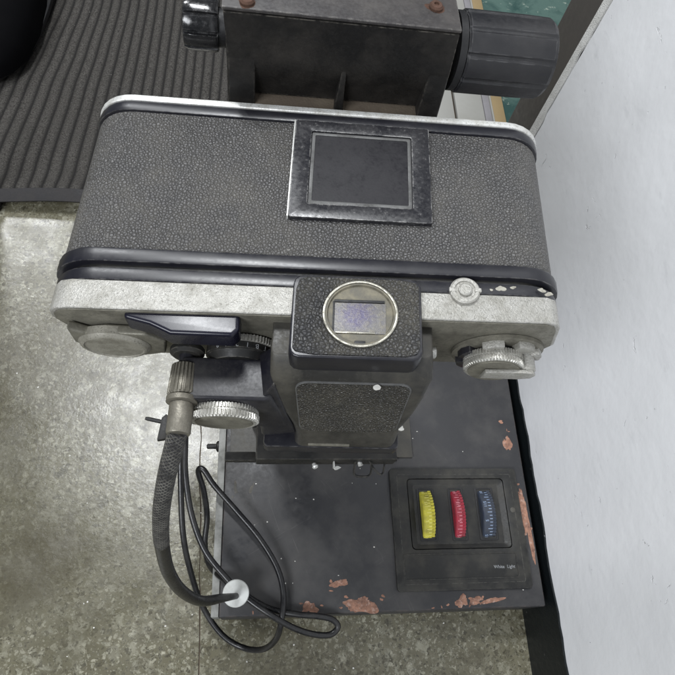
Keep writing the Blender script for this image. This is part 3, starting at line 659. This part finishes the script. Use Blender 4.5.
# eyepiece
ep = fc.add('eyepiece_frame', loft([quad_ring(-12.9, 25.9, -6.9, -34.4, -7, 3), quad_ring(-13.1, 26.1, -6.7, -34.7, -1, 3), quad_ring(-12.9, 25.9, -6.9, -34.4, 2.5, 3)], b=0.7, seg=3), 'gloss')
# leather facing with round hole
def faced(u0, u1, v0, v1, r, cu, cv, hr, w0, w1, b=0.25, n=48):
    """rounded rectangle plate with a round hole"""
    oc = []
    for k in range(n):
        a = 2 * math.pi * k / n; dx, dy = math.cos(a), math.sin(a)
        t = 1e9
        if dx > 1e-6: t = min(t, (u1 - cu) / dx)
        if dx < -1e-6: t = min(t, (u0 - cu) / dx)
        if dy > 1e-6: t = min(t, (v1 - cv) / dy)
        if dy < -1e-6: t = min(t, (v0 - cv) / dy)
        oc.append((cu + dx * t, cv + dy * t))
    # snap nearest samples to the true corners (slightly rounded)
    for X_, Y_ in ((u0, v0), (u0, v1), (u1, v0), (u1, v1)):
        i = min(range(n), key=lambda j: (oc[j][0] - X_) ** 2 + (oc[j][1] - Y_) ** 2)
        oc[i] = (X_ + (0.9 if X_ == u0 else -0.9), Y_ + (0.9 if Y_ == v0 else -0.9))
    inn = [(cu + hr * math.cos(2 * math.pi * k / n), cv + hr * math.sin(2 * math.pi * k / n)) for k in range(n)]
    return ring_bm(oc, inn, w0, w1, b)
EU, EV = 7.4, -20.2
fc.add('eyepiece_leather', faced(-12.0, 25.0, -33.5, -7.8, 2, EU, EV, 11.0, 2.2, 3.1), 'leather2', ep)
rg = fc.add('eyepiece_ring', ring_bm([(EU + 11.2 * math.cos(2 * math.pi * k / 72), EV + 11.2 * math.sin(2 * math.pi * k / 72)) for k in range(72)],
            [(EU + 10.4 * math.cos(2 * math.pi * k / 72), EV + 10.4 * math.sin(2 * math.pi * k / 72)) for k in range(72)], 2.6, 3.9, 0.2), 'brass', ep)
fc.add('inner_wall', lathe((EU, EV, 0), (0, 0, 1), [(10.4, 2.65), (10.4, 3.5), (9.9, 3.5), (9.6, 2.7), (9.4, 2.66)], 60), 'viewplate', ep)
fc.add('back_plate', lathe((EU, EV, 0), (0, 0, 1), [(10.3, 2.5), (10.3, 2.75)], 48), 'viewplate', ep)
fc.add('view_window', box(EU - 8.0, EU + 7.6, EV - 6.4, EV + 3.8, 2.8, 3.0, 0.05), 'view', ep)
fc.add('window_edge', join(box(EU - 7.8, EU + 7.2, EV + 3.9, EV + 4.7, 2.8, 3.3, 0.1), box(EU - 8.2, EU - 7.6, EV - 6.2, EV + 4.2, 2.8, 3.1, 0.1)), 'dark', ep)
fc.add('window_edge', box(EU - 7.2, EU + 4.4, EV - 6.4, EV - 5.9, 2.8, 3.15, 0.05), 'brass', ep)
fc.add('notch', box(EU - 1.6, EU + 1.6, EV - 10.2, EV - 8.9, 2.9, 3.4, 0.2), 'dark', ep)
# meter arm and shutter dial --------------------------------------
arm = loft([[(-47.5, -25, -20), (-19, -25, -20), (-18, -38, -20), (-20, -39.3, -20), (-45.5, -39.3, -20), (-47.5, -38, -20)],
            [(-48, -25, -45), (-14, -25, -45), (-12, -39, -45), (-14, -39.8, -45), (-45.5, -39.8, -45), (-48, -38, -45)]], b=1.8, seg=4)
ar = fc.add('meter_arm', arm, 'armblack')
fc.add('arm_bridge', loft([[(-23, -23, -20), (-17.8, -23, -13), (-17.0, -36.0, -14), (-20.5, -38.5, -20)], [(-24, -23, -36), (-14, -23, -34), (-13.2, -38.4, -35), (-22.5, -39.6, -37)], [(-24, -23, -56), (-10, -23, -52), (-9.6, -39.6, -52), (-22.5, -39.6, -56)]], b=1.4, seg=4), 'armblack', ar, smooth=60)
NK = 240
dprof = [(10.6, 0, 1), (10.9, 0.2, 1), (10.9, 1.7, 1), (10.2, 1.9), (10.2, 2.3), (11.2, 2.5, 1), (11.2, 4.4, 1), (10.4, 4.9), (9.6, 4.9), (9.2, 4.7)]
sd = fc.add('shutter_dial', lathe((-33.2, -42.2, -31.5), (0, -1, 0), dprof, NK, (60, 0.55)), 'knurlchrome', label='silver knurled shutter dial', warp=lean)
fc.add('dial_face', lathe((-33.2, -46.85, -31.5), (0, -1, 0), [(9.3, 0), (9.3, 0.35), (8.9, 0.5)], 48), 'chrome_dirty', sd, warp=lean)
# shutter speed ring between cover and arm
sp = fc.add('speed_ring', lathe((-30, -20.4, -27), (0, -1, 0), [(11.2, 0), (11.2, 4.6), (10.6, 5.0), (9.5, 7.6)], 72), 'matte', warp=lean)
fc.add('speed_knurl', lathe((-29.2, -20.6, -26.2), (0, -1, 0), [(11.2, 0, 1), (11.2, 2.2, 1)], 240, (60, 0.5)), 'chrome', sp, warp=lean)
nums = bmesh.new()
for i, s_ in enumerate(('8', '4', '2', '1', 'B', 'T')):
    t_ = text_bm(s_, 2.3, 0.05); a = math.radians(-34 + 17 * i)
    xf(t_, Matrix.Translation((-30, -24.0, -27)) @ Matrix.Rotation(a, 4, 'Y') @ Matrix.Translation((0, 0, 11.25)) @ Matrix.Rotation(math.pi, 4, 'Z'))
    nums = join(nums, t_)
fc.add('speed_numbers', nums, 'print', sp, warp=lean)
# wind lever -------------------------------------------------------
lv = fc.add('advance_lever', prism([(-80.5, -8), (-76, -12.5), (-70, -10.5), (-58, -11.5), (-53, -18), (-55, -29), (-66, -34), (-77, -30), (-82, -20)], 'y', -23.6, -20.4, 0.8, 3), 'chrome_dirty', warp=lean)
fc.add('lever_hub', lathe((-69.6, -22.6, -21.5), (0, -1, 0), [(11.2, -1.5), (11.2, 1.2), (10.3, 2.2), (9.9, 2.4), (9.3, 2.5), (9.0, 2.1), (8.2, 2.1)], 64), 'dullchrome', lv, warp=lean)
tip = [(-67.5, -17.6), (-34.5, -17.3), (-32.2, -18.6), (-32.0, -25.5), (-34, -27.3), (-52, -27.3), (-59, -24), (-67.5, -21.6)]
tip = [(-62.2, -16.8), (-30.4, -16.8), (-28.4, -17.7), (-28.0, -24.2), (-29.8, -26.4), (-48.0, -26.2), (-54.5, -23.2), (-62.4, -21.2)]
fc.add('lever_tip', prism(tip, 'z', -9.5, -1.6, 1.3, 4), 'lever', lv, label='glossy black plastic lever tip')
# rewind knob -------------------------------------------------------
rw = fc.add('rewind_base', lathe((56.5, -20.2, -24), (0, -1, 0), [(15.2, 0), (15.2, 1.3), (13.6, 1.9), (12.5, 2.0)], 64), 'chrome_dirty', warp=lean)
for k, a0 in enumerate((-112, -62, -18, 150, 200)):
    seg_ = [(56.5 + r_ * math.cos(math.radians(a0 + d_)), -24 - r_ * math.sin(math.radians(a0 + d_))) for r_, d_ in ((14.0, -15), (14.3, 0), (14.0, 15), (9, 15), (9, 0), (9, -15))]
    fc.add('segment', prism(seg_, 'y', -24.3, -21.3, 0.5, 2), 'chrome' if k in (0, 1, 2) else 'gloss', rw, warp=lean)
fc.add('dark_collar', lathe((55.5, -21.6, -23), (0, -1, 0), [(8.8, 0), (8.6, 4.2)], 48), 'matte', rw, warp=lean)
kd = Vector((-0.05, -1, 0.06)).normalized(); kc = Vector((54.3, -24.0, -21.8))
rk = fc.add('rewind_knob', lathe(kc, kd, [(9.6, 0, 1), (9.8, 0.2, 1), (9.8, 1.9, 1), (9.2, 2.1), (9.2, 2.5), (9.9, 2.7, 1), (9.9, 4.3, 1), (9.2, 4.8), (8.6, 4.8)], NK, (60, 0.5)), 'knurlchrome', warp=lean)
fc.add('knob_face', lathe(kc + kd * 4.75, kd, [(8.5, 0), (8.5, 0.5), (8.0, 0.7)], 48), 'chrome_dirty', rk, warp=lean)
fc.add('fold_crank', loft([[kc + Vector((x, -5.4 - dy, z)) for x, z in ((-4, -3.2), (8.5, -3.4), (12.6, -2.0), (13.4, 1.2), (11.8, 3.6), (8, 4.2), (-4, 3.4))] for dy in (0, 1.4)], b=0.4), 'chrome', rk, warp=lean)
fc.add('crank_tip', lathe(kc + Vector((10.6, -1.6, 1.4)), (0, -1, 0), [(2.6, -2.5), (2.8, 0), (2.8, 3.6), (2.2, 4.0)], 24), 'chrome', rk, warp=lean)
# rear edge of bottom plate seen over the carrier
fc.add('bottom_plate_lug', box(-55.5, -42.5, 65.0, 70.3, -9.5, -8, 0.3), 'gloss')

# ================================================================== CABLE RELEASE
A0 = W(-46.8, -17.6, -23.0); ax = (W(-45.6, -50, -23.0) - W(-46.8, -17.6, -23.0)).normalized()
cr = Rig('cable_release', 'braided cable release screwed into the camera, ending in a white disc over the base', 'cable release', tuple(A0))
def along(t): return A0 + ax * t
cr.add('collar', lathe(along(3.2), ax, [(5.2, 0), (5.6, 0.6), (5.6, 2.0), (4.4, 3.0)], 36), 'matte')
cr.add('neck', lathe(along(5.4), ax, [(2.6, 0), (2.4, 3.0), (3.4, 4.4), (2.6, 5.4)], 28), 'gloss')
cr.add('knurled_nut', lathe(along(9.4), ax, [(3.6, 0), (4.4, 0.5, 1), (4.9, 10.0, 1), (4.2, 10.6)], 192, (24, 0.45)), 'dullmetal')
cr.add('flange', lathe(along(20.2), ax, [(4.2, 0), (4.9, 0.4), (4.9, 2.0), (3.8, 2.4)], 36), 'dullmetal')
cr.add('ferrule', lathe(along(22.7), ax, [(3.7, 0), (3.8, 9.2), (3.5, 9.8)], 32), 'dullmetal')
CPX = [along(31)]
for p in ((-22.8, 54.9, 342), (-26.1, 48.8, 327), (-29.6, 41.5, 304), (-32.0, 35.1, 274), (-32.4, 27.9, 237), (-29.4, 22.7, 194), (-22.6, 20.8, 145), (-12.5, 24.4, 102), (-3.8, 26.7, 79)): CPX.append(Vector(p))
path = catmull(CPX, 12); N_ = len(path); cut = int(N_ * 0.44)
def braid_bm(pth, R_):
    # resample finely, then weave relief into the radius
    fine = catmull(pth, 16); n = 110; bm = bmesh.new(); lay = bm.verts.layers.float.new('groove'); rings = []; up = (fine[1] - fine[0]).orthogonal().normalized(); d = 0
    for i, p in enumerate(fine):
        t = (fine[min(i + 1, len(fine) - 1)] - fine[max(i - 1, 0)]).normalized()
        if i: d += (p - fine[i - 1]).length
        up = (up - t * up.dot(t)).normalized(); q = t.cross(up); ring = []
        for k in range(n):
            a_ = 2 * math.pi * k / n
            s1 = math.cos(11 * a_ + d * 3.4); s2 = math.cos(11 * a_ - d * 3.4); g = max(s1, s2)
            v = bm.verts.new(p + (R_ + 0.13 * g) * (math.cos(a_) * up + math.sin(a_) * q)); v[lay] = 0.5 + 0.5 * g; ring.append(v)
        rings.append(ring)
    for a_, c in zip(rings, rings[1:]):
        for k in range(n): bm.faces.new((a_[k], a_[(k + 1) % n], c[(k + 1) % n], c[k]))
    bm.faces.new(rings[0]); bm.faces.new(rings[-1]); return bm
cr.add('braided_sleeve', braid_bm(path[:cut + 1], 3.0), 'braid', smooth=80)
cr.add('cable', tube(path[cut:], lambda t: 2.95 - 0.9 * max(0, (t - 0.72) / 0.28), 24), 'rubber')
dc = Vector((-4.0, 28.6, 76.5)); dn = (0.05, -0.16, 1)
cr.add('disc', lathe(dc, dn, [(8.2, -1.0), (8.9, -0.6), (9.0, 0.5), (8.5, 1.2), (4, 1.3), (3.6, 1.3)], 48), 'white_plastic', label='round white plastic disc')
cr.add('plunger', lathe(dc, dn, [(2.4, -15), (2.4, -1.2)], 20), 'dullmetal')

# ================================================================== POWER CORD
def flr(px): return px
cord = Rig('power_cord', 'black rubber cord looped over the base edge and down to the floor', 'cord', (-40, 60, 0))
pts = [(-47, 143, 96), (-46.5, 128, 92), (-45.5, 100, 80), (-43, 70, 66), (-38, 48, 50), (-29, 24, 30), (-14, 4, 22), (2, -5.5, 22), (16, -7, 34), (24.5, -1, 52), (27.5, 10, 66), (29, 28, 67), (24, 46, 68),
       (11, 66, 70), (-5, 84, 72), (-22, 102, 76), (-30.5, 113, 80), (-34, 112, 77), (-30, 100, 66), (-27.5, 84, 52), (-28.5, 66, 44), (-24, 50, 48), (-12, 38, 66), (4, 27, 64.5), (20, 18.5, 64.5), (38, 14.5, 66), (52, 13, 66), (63, 10.5, 65), (67.5, 5.5, 63), (62, 0.8, 62), (50, 1.5, 63), (36, 6, 65),
       (20, 14.5, 69.5), (3, 26, 70), (-12, 40, 72), (-27, 58, 76), (-37, 82, 84), (-42, 108, 92), (-43, 128, 96), (-43.5, 143, 98)]
cord.add('cord', tube(catmull(pts, 8), 2.15, 16), 'rubber', smooth=60)
plug = cord.add('plug', loft([[(-54, 136, 96), (-40, 136, 96), (-40, 136, 106), (-54, 136, 106)], [(-53, 150, 94), (-38, 150, 94), (-38, 150, 108), (-53, 150, 108)], [(-50, 163, 96), (-41, 163, 96), (-41, 163, 106), (-50, 163, 106)]], b=2.2, seg=3), 'rubber')
lvh = Rig('locking_lever', 'small black wing lever with a thin metal rod, behind the braided cable', 'lever', (-60, 142, 90))
lvh.add('wing', prism([(-63, 130), (-57, 131), (-54, 146), (-58, 150), (-61, 147)], 'z', 92, 97, 1), 'matte')
lvh.add('rod', lathe((-57, 143.5, 94.5), (-1, 0.22, 0), [(1.5, 0), (1.5, 14), (1.1, 16)], 16), 'matte')
lvh.add('stem', lathe((-57.5, 140, 0), (0, 0, 1), [(2.2, 0.2), (2.2, 92)], 16), 'matte')

# loose grit on the floor
gr = bmesh.new(); parts = []
rnd = random.Random(9)
for i in range(220):
    x, y = rnd.uniform(-320, 225), rnd.uniform(-70, 380)
    if -28 < x < 232 and y > 10: continue
    r = rnd.uniform(.25, .9); parts.append(blob(x, y, -0.05, r, r * rnd.uniform(.5, 1), rnd.uniform(.2, .6), 6, .2, i))
grit = mesh_obj('floor_grit', join(*parts), M['crumb']); tag(grit, 'pale grit scattered on the terrazzo floor', 'grit', kind='stuff')
